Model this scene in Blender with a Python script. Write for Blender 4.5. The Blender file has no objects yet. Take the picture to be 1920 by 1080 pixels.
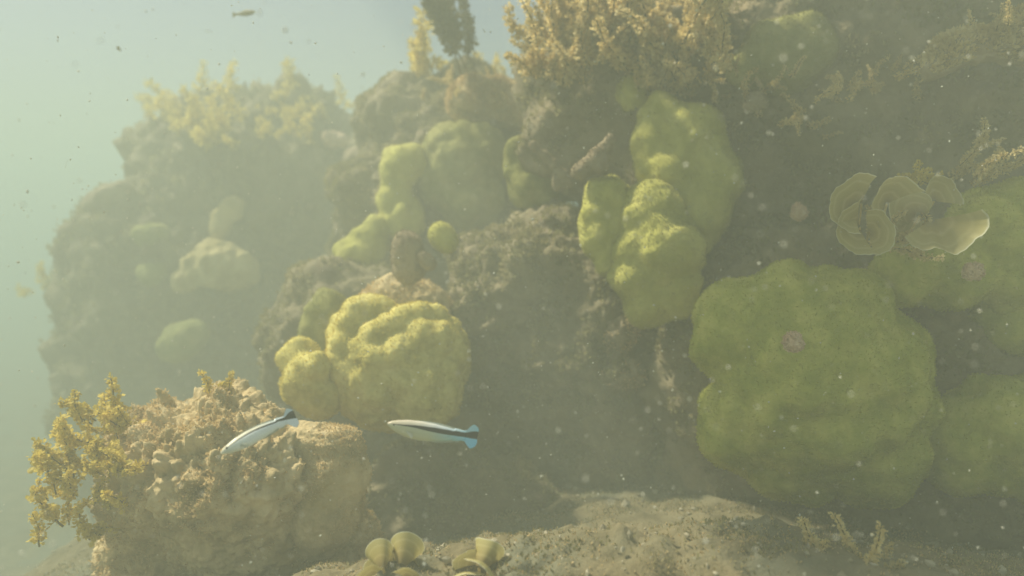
import bpy, bmesh, math, random
import numpy as np
from mathutils import Vector, Matrix

# ------------------------------------------------------------------ camera, world, sun, exposure
sc = bpy.context.scene
COL = sc.collection
CAM_Z, PITCH, HFOV = 0.62, math.radians(-6.0), math.radians(70.0)
F = 960.0 / math.tan(HFOV / 2)
cam_d = bpy.data.cameras.new('camera')
cam = bpy.data.objects.new('camera', cam_d)
COL.objects.link(cam)
cam.location = (0, 0, CAM_Z)
cam.rotation_euler = (math.pi / 2 + PITCH, 0, 0)
cam_d.sensor_width = 36.0
cam_d.angle = HFOV
cam_d.clip_start = 0.01
cam_d.clip_end = 500.0
cam_d.dof.use_dof = True
cam_d.dof.focus_distance = 0.98
cam_d.dof.aperture_fstop = 2.8
sc.camera = cam

SUN_DIR = Vector((-0.66, 0.30, 1.0)).normalized()       # towards the sun
ELEV = math.asin(SUN_DIR.z)
AZ = math.atan2(SUN_DIR.x, SUN_DIR.y)
world = bpy.data.worlds.new('World')
sc.world = world
world.use_nodes = True
wn = world.node_tree
bg = wn.nodes['Background']
sky = wn.nodes.new('ShaderNodeTexSky')
sky.sky_type = 'NISHITA'
sky.sun_disc = False
sky.sun_elevation = ELEV
sky.sun_rotation = AZ
sky.dust_density = 3.0
wn.links.new(sky.outputs[0], bg.inputs[0])
bg.inputs[1].default_value = 0.05
sun_d = bpy.data.lights.new('sun', 'SUN')
sun_d.energy = 5.0
sun_d.angle = math.radians(4.0)
sun_d.color = (1.0, 0.87, 0.65)
sun = bpy.data.objects.new('sun', sun_d)
COL.objects.link(sun)
sun.rotation_euler = SUN_DIR.to_track_quat('Z', 'Y').to_euler()
sun.location = (-3, 1, 5)
sc.view_settings.view_transform = 'Standard'
sc.view_settings.look = 'None'
sc.view_settings.gamma = 1.0
sc.view_settings.exposure = 1.0
sc.view_settings.use_curve_mapping = False
sc.render.engine = 'CYCLES'
sc.cycles.use_denoising = True
sc.cycles.volume_bounces = 2
sc.cycles.max_bounces = 6
sc.cycles.diffuse_bounces = 2
sc.cycles.transmission_bounces = 3
sc.cycles.transparent_max_bounces = 4
sc.render.filter_size = 1.9

rng = np.random.default_rng(7)
random.seed(7)

# ------------------------------------------------------------------ view maths
CP, SP = math.cos(PITCH), math.sin(PITCH)


def P(px, py, D):
    """point seen at photo pixel (px, py), D metres along the view axis"""
    u, v = (px - 960.0) / F, (540.0 - py) / F
    return np.array([D * u, D * (CP - SP * v), CAM_Z + D * (SP + CP * v)])


# ------------------------------------------------------------------ noise in numpy
_perm = np.random.default_rng(3).permutation(256).astype(np.int64)
_perm = np.concatenate([_perm, _perm])
_gr = np.random.default_rng(4).normal(size=(256, 3))
_gr /= np.linalg.norm(_gr, axis=1)[:, None]


def perlin(p):
    pi = np.floor(p).astype(np.int64)
    f = p - pi
    u = f * f * f * (f * (f * 6 - 15) + 10)
    out = 0
    for dx in (0, 1):
        wx = u[:, 0] if dx else 1 - u[:, 0]
        for dy in (0, 1):
            wy = u[:, 1] if dy else 1 - u[:, 1]
            for dz in (0, 1):
                wz = u[:, 2] if dz else 1 - u[:, 2]
                h = _perm[(_perm[(_perm[(pi[:, 0] + dx) & 255] + pi[:, 1] + dy) & 255] + pi[:, 2] + dz) & 255]
                g = _gr[h]
                out = out + wx * wy * wz * (g[:, 0] * (f[:, 0] - dx) + g[:, 1] * (f[:, 1] - dy) + g[:, 2] * (f[:, 2] - dz))
    return out * 1.6


def fbm(p, octs=4, gain=0.5, ridged=False):
    a, s, out = 1.0, 1.0, 0
    for o in range(octs):
        n = perlin(p * s + 17.3 * o)
        if ridged:
            n = 1 - 2 * np.abs(n)
        out = out + a * n
        a *= gain
        s *= 2.03
    return out


# ------------------------------------------------------------------ mesh helpers
def make_mesh(name, V, faces, uv=None, smooth=True, mats=()):
    V = np.asarray(V, dtype=np.float32)
    me = bpy.data.meshes.new(name)
    if isinstance(faces, np.ndarray):
        n, k = faces.shape
        me.vertices.add(len(V))
        me.vertices.foreach_set('co', V.ravel())
        me.loops.add(n * k)
        me.loops.foreach_set('vertex_index', faces.astype(np.int32).ravel())
        me.polygons.add(n)
        me.polygons.foreach_set('loop_start', np.arange(0, n * k, k, dtype=np.int32))
        me.update(calc_edges=True)
    else:
        me.from_pydata([tuple(v) for v in V], [], faces)
    if uv is not None:
        lay = me.uv_layers.new(name='UVMap')
        li = np.empty(len(me.loops), dtype=np.int32)
        me.loops.foreach_get('vertex_index', li)
        lay.data.foreach_set('uv', np.asarray(uv, dtype=np.float32)[li].ravel())
    me.polygons.foreach_set('use_smooth', np.full(len(me.polygons), smooth))
    for m in mats:
        me.materials.append(m)
    me.validate()
    return me


def link(name, me, loc=(0, 0, 0), parent=None, rot=None, scale=None):
    o = bpy.data.objects.new(name, me)
    COL.objects.link(o)
    o.location = loc
    if rot is not None:
        o.rotation_euler = rot
    if scale is not None:
        o.scale = (scale,) * 3 if np.isscalar(scale) else scale
    if parent is not None:
        o.parent = parent
    return o


def tag(o, label, cat, group=None):
    o['label'] = label
    o['category'] = cat
    if group:
        o['group'] = group
    return o


def root(name, loc, label, cat, group=None):
    return tag(link(name, None, loc), label, cat, group)


_ico = {}


def ico(n):
    if n not in _ico:
        bm = bmesh.new()
        bmesh.ops.create_icosphere(bm, subdivisions=n, radius=1.0)
        V = np.array([v.co[:] for v in bm.verts])
        T = np.array([[v.index for v in f.verts] for f in bm.faces])
        bm.free()
        _ico[n] = (V / np.linalg.norm(V, axis=1)[:, None], T)
    return _ico[n]


def sdf(p, C, R, k):
    out = np.empty(len(p))
    for s in range(0, len(p), 20000):
        q = p[s:s + 20000]
        d = np.sqrt(((q[:, None, :] - C[None]) ** 2).sum(-1)) - R[None]
        m = d.min(1)
        out[s:s + 20000] = m - k * np.log(np.exp(-(d - m[:, None]) / k).sum(1))
    return out


def on_surface(px, py, C, R, k):
    o = np.array([0, 0, CAM_Z])
    d = P(px, py, 1.0) - o
    d /= np.linalg.norm(d)
    t = 0.3
    for _ in range(60):
        t += 0.9 * sdf((o + d * t)[None], C, R, k)[0]
        if t > 6:
            return None
    return o + d * t


def star(C, R, n=6, k=0.01, centre=None, knobs=None, seed=0, steps=26, marks=None):
    """closed surface of softly merged spheres; knobs = (count, radius, proud) adds a knobbly skin"""
    C, R = np.asarray(C, float), np.asarray(R, float)
    r = np.random.default_rng(seed)
    if centre is None:
        centre = (C * R[:, None] ** 3).sum(0) / (R ** 3).sum()
    if knobs:
        kc, kr = [C], [R]
        for cnt, rad, proud in knobs:
            pts, rr = [], []
            tries = 0
            while len(pts) < cnt and tries < cnt * 40:
                tries += 1
                i = r.choice(len(R), p=R ** 2 / (R ** 2).sum())
                d = r.normal(size=3)
                d[1] = -abs(d[1]) if r.random() < 0.8 else d[1]
                d /= np.linalg.norm(d)
                q = C[i] + d * R[i]
                ra = rad * r.uniform(0.65, 1.3)
                if (np.linalg.norm(C - q, axis=1) - R).min() < -0.25 * ra:
                    continue
                if pts and (np.linalg.norm(np.array(pts) - q, axis=1) < 1.0 * rad).any():
                    continue
                pts.append(q - d * ra * (1 - proud))
                rr.append(ra)
            if pts:
                kc.append(np.array(pts))
                kr.append(np.array(rr))
        C, R = np.concatenate(kc), np.concatenate(kr)
    if marks:
        mc, mr = [], []
        for (mx, my, mrad, proud) in marks:
            q = on_surface(mx, my, C, R, k)
            if q is None:
                continue
            ra = mrad * np.linalg.norm(q - np.array([0, 0, CAM_Z])) / F
            d = q - centre
            d /= np.linalg.norm(d)
            mc.append(q - d * ra * (1 - proud))
            mr.append(ra)
        C, R = np.concatenate([C, mc]), np.concatenate([R, mr])
    D, T = ico(n)
    t = np.full(len(D), (np.linalg.norm(C - centre, axis=1) + R).max() * 1.02)
    for _ in range(steps):
        t = np.maximum(t - 0.85 * sdf(centre + D * t[:, None], C, R, k), 0.002)
    return centre, D * t[:, None], T


def normals(V, T):
    n = np.zeros_like(V)
    fn = np.cross(V[T[:, 1]] - V[T[:, 0]], V[T[:, 2]] - V[T[:, 0]])
    for j in range(3):
        np.add.at(n, T[:, j], fn)
    return n / (np.linalg.norm(n, axis=1)[:, None] + 1e-12)


def far(D):
    return D * 1.06 if D > 2.4 else D


def px_spheres(lst, D):
    C, R = [], []
    D = far(D)
    for s in lst:
        d = D + (s[3] if len(s) > 3 else 0.0)
        C.append(P(s[0], s[1], d))
        R.append(s[2] * d / F)
    return C, R


# ------------------------------------------------------------------ materials
def mat(name, ramp, scale=20.0, detail=6.0, bump=0.3, bscale=120.0, bdist=0.003, rough=0.9, transl=0.0, spots=None, spec=0.2, rand=0.0):
    m = bpy.data.materials.new(name)
    m.use_nodes = True
    nt = m.node_tree
    N, L = nt.nodes, nt.links
    b = N['Principled BSDF']
    out = N['Material Output']
    b.inputs['Roughness'].default_value = rough
    b.inputs['Specular IOR Level'].default_value = spec
    tc = N.new('ShaderNodeTexCoord')
    no = N.new('ShaderNodeTexNoise')
    no.inputs['Scale'].default_value = scale
    no.inputs['Detail'].default_value = detail
    no.inputs['Roughness'].default_value = 0.62
    L.new(tc.outputs['Object'], no.inputs['Vector'])
    cr = N.new('ShaderNodeValToRGB')
    cr.color_ramp.interpolation = 'B_SPLINE'
    while len(cr.color_ramp.elements) < len(ramp):
        cr.color_ramp.elements.new(0.5)
    for e, (p, c) in zip(cr.color_ramp.elements, ramp):
        e.position = p
        e.color = (*c, 1)
    L.new(no.outputs['Fac'], cr.inputs['Fac'])
    col = cr.outputs['Color']
    if spots:
        sp_c, sp_scale, lo, hi = spots
        n2 = N.new('ShaderNodeTexNoise')
        n2.inputs['Scale'].default_value = sp_scale
        n2.inputs['Detail'].default_value = 3.0
        L.new(tc.outputs['Object'], n2.inputs['Vector'])
        mr = N.new('ShaderNodeMapRange')
        mr.inputs['From Min'].default_value = lo
        mr.inputs['From Max'].default_value = hi
        L.new(n2.outputs['Fac'], mr.inputs['Value'])
        mx = N.new('ShaderNodeMix')
        mx.data_type = 'RGBA'
        mx.inputs['B'].default_value = (*sp_c, 1)
        L.new(mr.outputs[0], mx.inputs['Factor'])
        L.new(col, mx.inputs['A'])
        col = mx.outputs['Result']
    if rand:
        oi = N.new('ShaderNodeObjectInfo')
        hs = N.new('ShaderNodeHueSaturation')
        mr = N.new('ShaderNodeMapRange')
        mr.inputs['To Min'].default_value = 1 - rand
        mr.inputs['To Max'].default_value = 1 + rand
        L.new(oi.outputs['Random'], mr.inputs['Value'])
        L.new(mr.outputs[0], hs.inputs['Value'])
        L.new(col, hs.inputs['Color'])
        col = hs.outputs['Color']
    L.new(col, b.inputs['Base Color'])
    if bump:
        nb = N.new('ShaderNodeTexNoise')
        nb.inputs['Scale'].default_value = bscale
        nb.inputs['Detail'].default_value = 4.0
        L.new(tc.outputs['Object'], nb.inputs['Vector'])
        bu = N.new('ShaderNodeBump')
        bu.inputs['Strength'].default_value = bump
        bu.inputs['Distance'].default_value = bdist
        L.new(nb.outputs['Fac'], bu.inputs['Height'])
        L.new(bu.outputs[0], b.inputs['Normal'])
    if transl:
        tr = N.new('ShaderNodeBsdfTranslucent')
        L.new(col, tr.inputs['Color'])
        ms = N.new('ShaderNodeMixShader')
        ms.inputs[0].default_value = transl
        L.new(b.outputs[0], ms.inputs[1])
        L.new(tr.outputs[0], ms.inputs[2])
        L.new(ms.outputs[0], out.inputs['Surface'])
    return m


ROCK = mat('rock', [(0.3, (0.145, 0.115, 0.065)), (0.5, (0.22, 0.175, 0.1)), (0.7, (0.33, 0.255, 0.155))], 14, 9, 0.8, 90, 0.005,
           spots=((0.15, 0.105, 0.075), 6, 0.55, 0.75))
ROCKTAN = mat('silted_rock', [(0.3, (0.25, 0.19, 0.095)), (0.5, (0.56, 0.415, 0.21)), (0.7, (0.68, 0.52, 0.29))], 22, 8, 0.7, 150, 0.004,
              spots=((0.3, 0.2, 0.06), 9, 0.56, 0.7))
SAND = mat('sand', [(0.3, (0.1, 0.08, 0.038)), (0.5, (0.175, 0.138, 0.07)), (0.7, (0.27, 0.215, 0.12))], 16, 10, 0.7, 160, 0.004, spots=((0.16, 0.15, 0.095), 5, 0.5, 0.62))
CORAL = mat('yellow_coral', [(0.3, (0.34, 0.275, 0.05)), (0.5, (0.63, 0.53, 0.14)), (0.7, (0.78, 0.67, 0.25))], 30, 8, 0.5, 380, 0.0016)
CORALG = mat('green_coral', [(0.32, (0.26, 0.275, 0.02)), (0.5, (0.4, 0.4, 0.045)), (0.68, (0.6, 0.54, 0.12))], 22, 8, 0.5, 420, 0.0018)
CORALY = mat('yellow_green_coral', [(0.3, (0.38, 0.36, 0.07)), (0.5, (0.51, 0.47, 0.11)), (0.7, (0.64, 0.58, 0.18))], 18, 6, 0.35, 420, 0.0014)
CORALM = mat('dull_coral', [(0.32, (0.2, 0.195, 0.05)), (0.5, (0.28, 0.265, 0.08)), (0.68, (0.42, 0.37, 0.14))], 22, 8, 0.5, 420, 0.0018)
CORALT = mat('tan_coral', [(0.3, (0.34, 0.25, 0.09)), (0.5, (0.5, 0.38, 0.16)), (0.7, (0.66, 0.52, 0.26))], 14, 5, 0.4, 200, 0.002)
CORALB = mat('brown_coral', [(0.3, (0.2, 0.15, 0.09)), (0.5, (0.32, 0.24, 0.15)), (0.7, (0.42, 0.34, 0.22))], 18, 5, 0.3, 300, 0.0015)
PINK = mat('pink_sponge', [(0.3, (0.55, 0.33, 0.2)), (0.5, (0.7, 0.47, 0.3)), (0.7, (0.8, 0.6, 0.42))], 40, 4, 0.4, 260, 0.002)
TURF = mat('turf', [(0.3, (0.19, 0.17, 0.07)), (0.5, (0.28, 0.245, 0.11)), (0.7, (0.42, 0.34, 0.18))], 9, 4, 0, transl=0.4)
TURFT = mat('silted_turf', [(0.3, (0.5, 0.35, 0.15)), (0.5, (0.64, 0.47, 0.23)), (0.7, (0.74, 0.56, 0.3))], 30, 3, 0, transl=0.45)
WEED = mat('golden_weed', [(0.3, (0.6, 0.44, 0.15)), (0.5, (0.76, 0.6, 0.27)), (0.7, (0.85, 0.72, 0.42))], 25, 3, 0, rough=0.6, transl=0.45, rand=0.15)
WEEDY = mat('yellow_weed', [(0.3, (0.62, 0.47, 0.07)), (0.5, (0.76, 0.59, 0.12)), (0.7, (0.85, 0.7, 0.24))], 25, 3, 0, rough=0.6, transl=0.5, rand=0.12)
WEEDD = mat('dark_weed', [(0.3, (0.11, 0.095, 0.035)), (0.5, (0.17, 0.14, 0.055)), (0.7, (0.25, 0.2, 0.08))], 25, 3, 0, rough=0.6, transl=0.25)
STEM = mat('weed_stem', [(0.3, (0.1, 0.07, 0.025)), (0.7, (0.2, 0.14, 0.05))], 40, 2, 0)
SNOW = mat('drifting_speck', [(0.3, (0.55, 0.52, 0.42)), (0.7, (0.8, 0.78, 0.68))], 3, 1, 0)
RUBBLE = mat('rubble', [(0.3, (0.2, 0.16, 0.1)), (0.5, (0.34, 0.29, 0.19)), (0.75, (0.52, 0.47, 0.36))], 25, 3, 0.3, 200, 0.002)


FUZZ = {'yellow_coral': mat('yellow_fuzz', [(0.3, (0.54, 0.43, 0.08)), (0.7, (0.74, 0.6, 0.18))], 30, 3, 0, transl=0.5),
        'green_coral': mat('green_fuzz', [(0.3, (0.38, 0.385, 0.035)), (0.7, (0.58, 0.54, 0.11))], 22, 3, 0, transl=0.5),
        'yellow_green_coral': mat('yellow_green_fuzz', [(0.3, (0.4, 0.37, 0.1)), (0.7, (0.56, 0.51, 0.2))], 22, 3, 0, transl=0.5),
        'dull_coral': mat('dull_fuzz', [(0.3, (0.26, 0.25, 0.07)), (0.7, (0.4, 0.36, 0.14))], 22, 3, 0, transl=0.5)}


def fan_material():
    m = bpy.data.materials.new('fan_blade')
    m.use_nodes = True
    nt = m.node_tree
    N, L = nt.nodes, nt.links
    b = N['Principled BSDF']
    b.inputs['Roughness'].default_value = 0.6
    uv = N.new('ShaderNodeUVMap')
    sx = N.new('ShaderNodeSeparateXYZ')
    L.new(uv.outputs[0], sx.inputs[0])
    cr = N.new('ShaderNodeValToRGB')
    el = cr.color_ramp.elements
    stops = [(0.0, (0.2, 0.14, 0.05)), (0.35, (0.4, 0.3, 0.09)), (0.42, (0.5, 0.4, 0.15)), (0.5, (0.42, 0.33, 0.1)), (0.7, (0.48, 0.39, 0.13)),
             (0.76, (0.56, 0.47, 0.19)), (0.82, (0.48, 0.4, 0.14)), (0.965, (0.54, 0.46, 0.18)), (0.985, (0.74, 0.69, 0.45)), (1.0, (0.82, 0.78, 0.58))]
    while len(el) < len(stops):
        el.new(0.5)
    for e, (p, c) in zip(el, stops):
        e.position = p
        e.color = (*c, 1)
    L.new(sx.outputs[0], cr.inputs[0])
    L.new(cr.outputs[0], b.inputs['Base Color'])
    tr = N.new('ShaderNodeBsdfTranslucent')
    L.new(cr.outputs[0], tr.inputs[0])
    ms = N.new('ShaderNodeMixShader')
    ms.inputs[0].default_value = 0.3
    L.new(b.outputs[0], ms.inputs[1])
    L.new(tr.outputs[0], ms.inputs[2])
    L.new(ms.outputs[0], N['Material Output'].inputs['Surface'])
    return m


FAN = fan_material()

# ------------------------------------------------------------------ water haze (the lit sea water itself)
HX, HY0, HY1, HZ0, HZ1 = 14.0, -9.0, 17.0, -2.4, 1.62
bm = bmesh.new()
bmesh.ops.create_cube(bm, size=1.0)
for v in bm.verts:
    v.co = ((v.co.x) * 2 * HX, HY0 + (v.co.y + 0.5) * (HY1 - HY0), HZ0 + (v.co.z + 0.5) * (HZ1 - HZ0))
me = bpy.data.meshes.new('haze')
bm.to_mesh(me)
bm.free()
hm = bpy.data.materials.new('sea_water_haze')
hm.use_nodes = True
hn = hm.node_tree
hn.nodes.remove(hn.nodes['Principled BSDF'])
pv = hn.nodes.new('ShaderNodeVolumePrincipled')
pv.inputs['Color'].default_value = (0.52, 0.565, 0.478, 1)
pv.inputs['Absorption Color'].default_value = (0.0, 0.07, 0.15, 1)
pv.inputs['Density'].default_value = 0.36
pv.inputs['Anisotropy'].default_value = 0.10
hn.links.new(pv.outputs[0], hn.nodes['Material Output'].inputs['Volume'])
me.materials.append(hm)
haze = link('haze', me)
haze['kind'] = 'stuff'


# ------------------------------------------------------------------ sea floor
def floor_h(x, y):
    p = np.stack([x, y, 0 * x], 1)
    h = 0.05 * fbm(p * 1.3, 3) + 0.012 * fbm(p * 9, 3) * np.exp(-np.maximum(y - 2, 0) / 2)
    fore = np.exp(-np.abs((x - 0.06) / 0.62) ** 3 - ((y - 0.76) / 0.30) ** 2)
    h = h + 0.25 * fore + 0.10 * np.exp(-((x - 0.75) / 0.4) ** 2 - ((y - 0.85) / 0.4) ** 2)
    h = h + 0.055 * np.exp(-((x - 0.45) / 0.35) ** 2 - ((y - 1.35) / 0.22) ** 2)
    drop = np.clip((-x - 0.75 + 0.12 * y) / 1.6, 0, 1)
    h = h - 0.75 * drop * drop * (3 - 2 * drop)
    return h


def axis(lo, hi, c, n):
    t = np.linspace(-1, 1, n)
    s = np.sign(t) * np.abs(t) ** 2.6
    return np.where(s < 0, c + (c - lo) * s, c + (hi - c) * s)


def axis2(lo, a, b, hi, n, m):
    g = np.linspace(0, 1, m) ** 2.2
    return np.concatenate([a - (a - lo) * g[:0:-1], np.linspace(a, b, n), b + (hi - b) * g[1:]])


gx, gy = axis2(-13.5, -1.1, 1.2, 13.5, 310, 50), axis2(-8.5, 0.45, 2.2, 16.5, 310, 50)
NX = len(gx)
X, Y = np.meshgrid(gx, gy)
Z = floor_h(X.ravel(), Y.ravel())
V = np.stack([X.ravel(), Y.ravel(), Z], 1)
dz = V * np.array([1, 1, 0])
V[:, 2] += 0.006 * fbm(dz * 26, 3) + 0.016 * (np.abs(perlin(dz * 20)) + 0.6 * np.abs(perlin(dz * 45 + 4)) - 0.35) * np.exp(-((Y.ravel() - 0.8) / 0.4) ** 2)
A = (np.arange(len(gy) - 1)[:, None] * NX + np.arange(NX - 1)[None, :]).ravel()
Q = np.stack([A, A + 1, A + NX + 1, A + NX], 1)
floor = link('seafloor', make_mesh('seafloor', V, Q, mats=[SAND]))
floor['kind'] = 'structure'
FLOOR_V, FLOOR_Q = V, Q


# ------------------------------------------------------------------ turf fuzz on rocks
def turf(parent, V, T, count, size, m, seed, up=-0.4, spread=0.9, clump=True):
    r = np.random.default_rng(seed)
    a, b, c = V[T[:, 0]], V[T[:, 1]], V[T[:, 2]]
    fn = np.cross(b - a, c - a)
    ar = np.linalg.norm(fn, axis=1)
    nn = fn / (ar[:, None] + 1e-12)
    w = ar * (nn[:, 2] > up) * (nn[:, 1] < 0.6)
    cen = (a + b + c) / 3
    if clump:
        w = w * np.clip(0.5 + 1.6 * perlin(cen * 14 + 5), 0.02, 2)
    i = r.choice(len(T), count, p=w / w.sum())
    u = r.random((count, 2))
    fl = u.sum(1) > 1
    u[fl] = 1 - u[fl]
    p = a[i] + (b[i] - a[i]) * u[:, :1] + (c[i] - a[i]) * u[:, 1:]
    d = nn[i] + r.normal(size=(count, 3)) * spread * 0.5 + np.array([0, 0, 0.35])
    d /= np.linalg.norm(d, axis=1)[:, None]
    s = np.cross(d, r.normal(size=(count, 3)))
    s /= np.linalg.norm(s, axis=1)[:, None]
    L = size * r.uniform(0.4, 1.4, count)[:, None]
    wd = L * r.uniform(0.15, 0.4, count)[:, None]
    base = p - d * 0.001
    mid = p + d * L * 0.55
    VV = np.stack([base, mid - s * wd, p + d * L + s * wd * r.normal(size=(count, 1)) * 0.6, mid + s * wd], 1).reshape(-1, 3)
    Q = np.arange(count * 4).reshape(-1, 4)
    o = link('turf_algae', make_mesh('turf_algae', VV, Q, smooth=False, mats=[m]), parent=parent)
    o['kind'] = 'stuff'
    return o


cq = FLOOR_V[FLOOR_Q].mean(1)
sel = FLOOR_Q[(np.abs(cq[:, 0]) < 1.2) & (cq[:, 1] > 0.5) & (cq[:, 1] < 1.5)]
turf(floor, FLOOR_V, np.concatenate([sel[:, [0, 1, 2]], sel[:, [0, 2, 3]]]), 60000, 0.0028, TURFT, 40)
turf(floor, FLOOR_V, np.concatenate([sel[:, [0, 1, 2]], sel[:, [0, 2, 3]]]), 40000, 0.0045, TURF, 41)

# ------------------------------------------------------------------ rocks
def rock(spheres, D, label, m=ROCK, n=7, k=0.03, amp=0.05, freq=6.0, seed=0, fine=0.012, turf_n=9000, turf_s=0.010, tm=TURF, name='reef_rock', crumb=0.0, group='rocks of the reef'):
    C, R = px_spheres(spheres, D)
    c, V, T = star(C, R, n, k)
    N0 = normals(V, T)
    q = V + c + seed * 3.1
    h = amp * fbm(q * freq, 3) + fine * fbm(q * freq * 5, 4)
    if crumb:
        bil = np.abs(perlin(q * 24)) + 0.55 * np.abs(perlin(q * 47 + 9)) + 0.25 * np.abs(perlin(q * 98 + 3))
        h = h + crumb * 2.2 * (bil - 0.4) * np.clip(0.6 + N0[:, 2], 0.2, 1.2)
    if m is ROCK and not crumb:
        h = h + 0.012 * (np.abs(perlin(q * 11)) + 0.6 * np.abs(perlin(q * 26 + 9)) - 0.35)
    V = V + N0 * h[:, None]
    o = link(name, make_mesh(name, V, T, mats=[m]), c)
    tag(o, label, 'rock', group)
    if turf_n:
        turf(o, V, T, turf_n, turf_s, tm, seed + 50)
    return o


rock([(1090, 620, 180), (1010, 560, 170), (1210, 700, 190), (1100, 790, 150), (960, 730, 150, .05), (1220, 480, 170, .1), (1000, 880, 110, .1), (1180, 900, 110, .05)], 1.72,
     'dark speckled rock wall in the middle, right of the yellow coral dome', seed=1, turf_n=26000)
rock([(850, 330, 150), (760, 400, 130), (900, 450, 160), (870, 220, 80), (760, 230, 80), (940, 250, 80), (800, 560, 150), (700, 560, 110, .1), (720, 250, 50)], 2.387,
     'grey rock shoulder under the dark seaweed, left of the tall wall', seed=2, turf_n=22000)
rock([(1190, 170, 190, .05), (1330, 330, 230), (1500, 150, 260, -.05), (1700, 60, 260, -.1), (1500, 420, 230, -.05), (1750, 260, 270, -.15), (1300, 20, 200, .1), (1500, -60, 220), (1950, 150, 280, -.1), (1900, -40, 240, -.05),
      (1080, 260, 90, -.02), (1060, 190, 70, 0), (2150, 200, 300, 0), (2200, -20, 240, 0), (1280, -60, 140, .1)], 1.75,
     'tall dark overhanging rock wall filling the upper right', n=7, seed=3, turf_n=46000)
rock([(1420, 700, 260, .1), (1650, 640, 270), (1850, 700, 280), (1600, 860, 220), (1850, 900, 220), (1400, 850, 170, .1), (2080, 700, 280), (1900, 520, 230)], 1.5,
     'dark shaded rock behind the big green corals at lower right', seed=4, turf_n=26000)
rock([(770, 915, 75), (860, 945, 65), (950, 940, 55), (720, 960, 70), (1010, 930, 45), (840, 1000, 80)], 1.5,
     'low stony foot added where the sand lies in shade, under the level fish', n=6, seed=15, turf_n=6000, turf_s=0.008)  # dark low rock added to stand for the shade on the sand
rock([(690, 640, 150), (640, 720, 130), (800, 760, 130), (600, 600, 90), (880, 800, 110), (700, 830, 120)], 1.960,
     'brown grey rock behind the yellow coral dome', n=6, seed=5, turf_n=9000)
rock([(470, 380, 170), (380, 330, 120), (560, 330, 130), (620, 360, 120), (380, 520, 190), (520, 560, 190), (640, 480, 120), (340, 680, 170), (500, 700, 170), (640, 660, 120), (300, 280, 50), (420, 230, 60), (540, 235, 70), (470, 860, 200), (340, 840, 180), (640, 820, 150)], 3.1,
     'hazy far rock tower topped with yellow weed, at left', seed=6, amp=0.065, crumb=0.02, fine=0.03, turf_n=9000, turf_s=0.02)
rock([(268, 470, 120), (228, 560, 110), (298, 400, 70), (288, 640, 120), (208, 480, 70), (368, 560, 120), (278, 780, 140), (368, 800, 150), (223, 690, 105)], 2.95,
     'rounded far rock shoulder at the left edge of the reef', n=6, seed=7, amp=0.06, turf_n=5000, turf_s=0.02)
rock([(330, 860, 95, .05), (430, 840, 105, .02), (520, 930, 75), (470, 960, 135, .02), (350, 895, 85, -.05), (430, 900, 90, -.06), (500, 905, 75, -.04), (300, 930, 70, -.03), (300, 1000, 85, .05), (590, 1000, 100, .06), (370, 1090, 165, .13), (560, 1110, 165, .13), (260, 880, 55, 0.02), (250, 960, 40, 0.0)], 1.12,
     'crumbly tan boulder covered in silted turf in the left foreground', ROCKTAN, n=8, k=0.02, amp=0.018, freq=9, seed=8, fine=0.007, crumb=0.014, turf_n=24000, turf_s=0.005, tm=TURFT)
rock([(560, 842, 44), (600, 836, 44), (634, 842, 42), (650, 885, 38), (565, 900, 60), (618, 905, 58), (600, 960, 75)], 1.10, 'smooth pale tan rock between the two striped fish', ROCKTAN, n=7, k=0.008, amp=0.008, freq=8, seed=9, fine=0.004, crumb=0.0025, turf_n=3500, turf_s=0.0035, tm=TURFT)
rock([(745, 575, 55), (720, 590, 50), (790, 590, 50)], 1.6, 'tan silted hump just above the yellow coral dome', ROCKTAN, n=6, k=0.02, amp=0.012, freq=8, seed=10, fine=0.005, turf_n=1200, turf_s=0.006, tm=TURFT)
rock([(940, 195, 42), (985, 215, 32), (890, 190, 50), (1015, 225, 16)], 2.159, 'silted tan ledge sloping down below the seaweed tuft', ROCKTAN, n=6, k=0.015, amp=0.012, freq=8, seed=11, fine=0.006, turf_n=2500, turf_s=0.009, tm=TURFT)
rock([(1885, 75, 32), (1920, 65, 34), (1835, 95, 24), (1790, 85, 22), (1765, 110, 18), (1960, 70, 40), (1740, 135, 14)], 1.16, 'orange brown sunlit ledge at the top right corner', CORALB, n=6, k=0.012, amp=0.012, freq=14, seed=12, fine=0.006, turf_n=3500, turf_s=0.009, tm=WEED)
rock([(1160, 700, 30), (1190, 705, 26), (1140, 690, 20), (1165, 625, 22), (1150, 640, 22)], 1.48, 'small pinkish brown outcrop low on the dark wall', CORALB, n=6, k=0.01, amp=0.014, freq=14, seed=13, fine=0.008, turf_n=900, turf_s=0.006, tm=TURFT)

shade_brow_C = [(x_, y_, 1.36 + 0.03 * math.sin(9 * x_ + 5 * y_)) for x_ in np.arange(-0.40, 1.0, 0.14) for y_ in ((1.10, 1.21, 1.33, 1.43) if x_ < 0.0 else (1.33, 1.43))]
shade_brow_R = np.full(len(shade_brow_C), 0.075)  # unseen brow, added above the frame to cast shade on the lower right
c, V, T = star(np.array(shade_brow_C), shade_brow_R, 7, 0.03)
V = V + normals(V, T) * (0.03 * fbm((V + c) * 5, 3) + 0.012 * fbm((V + c) * 25, 3))[:, None]
V[:, 2] = np.maximum(V[:, 2], 0.98 - c[2] + 0.25 * np.maximum(V[:, 1] + c[1] - 0.9, 0))
o = link('reef_rock', make_mesh('reef_rock', V, T, mats=[ROCK]), c)
tag(o, 'unseen rock brow added above the wall top to shade the lower right', 'rock', 'rocks of the reef')


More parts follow.
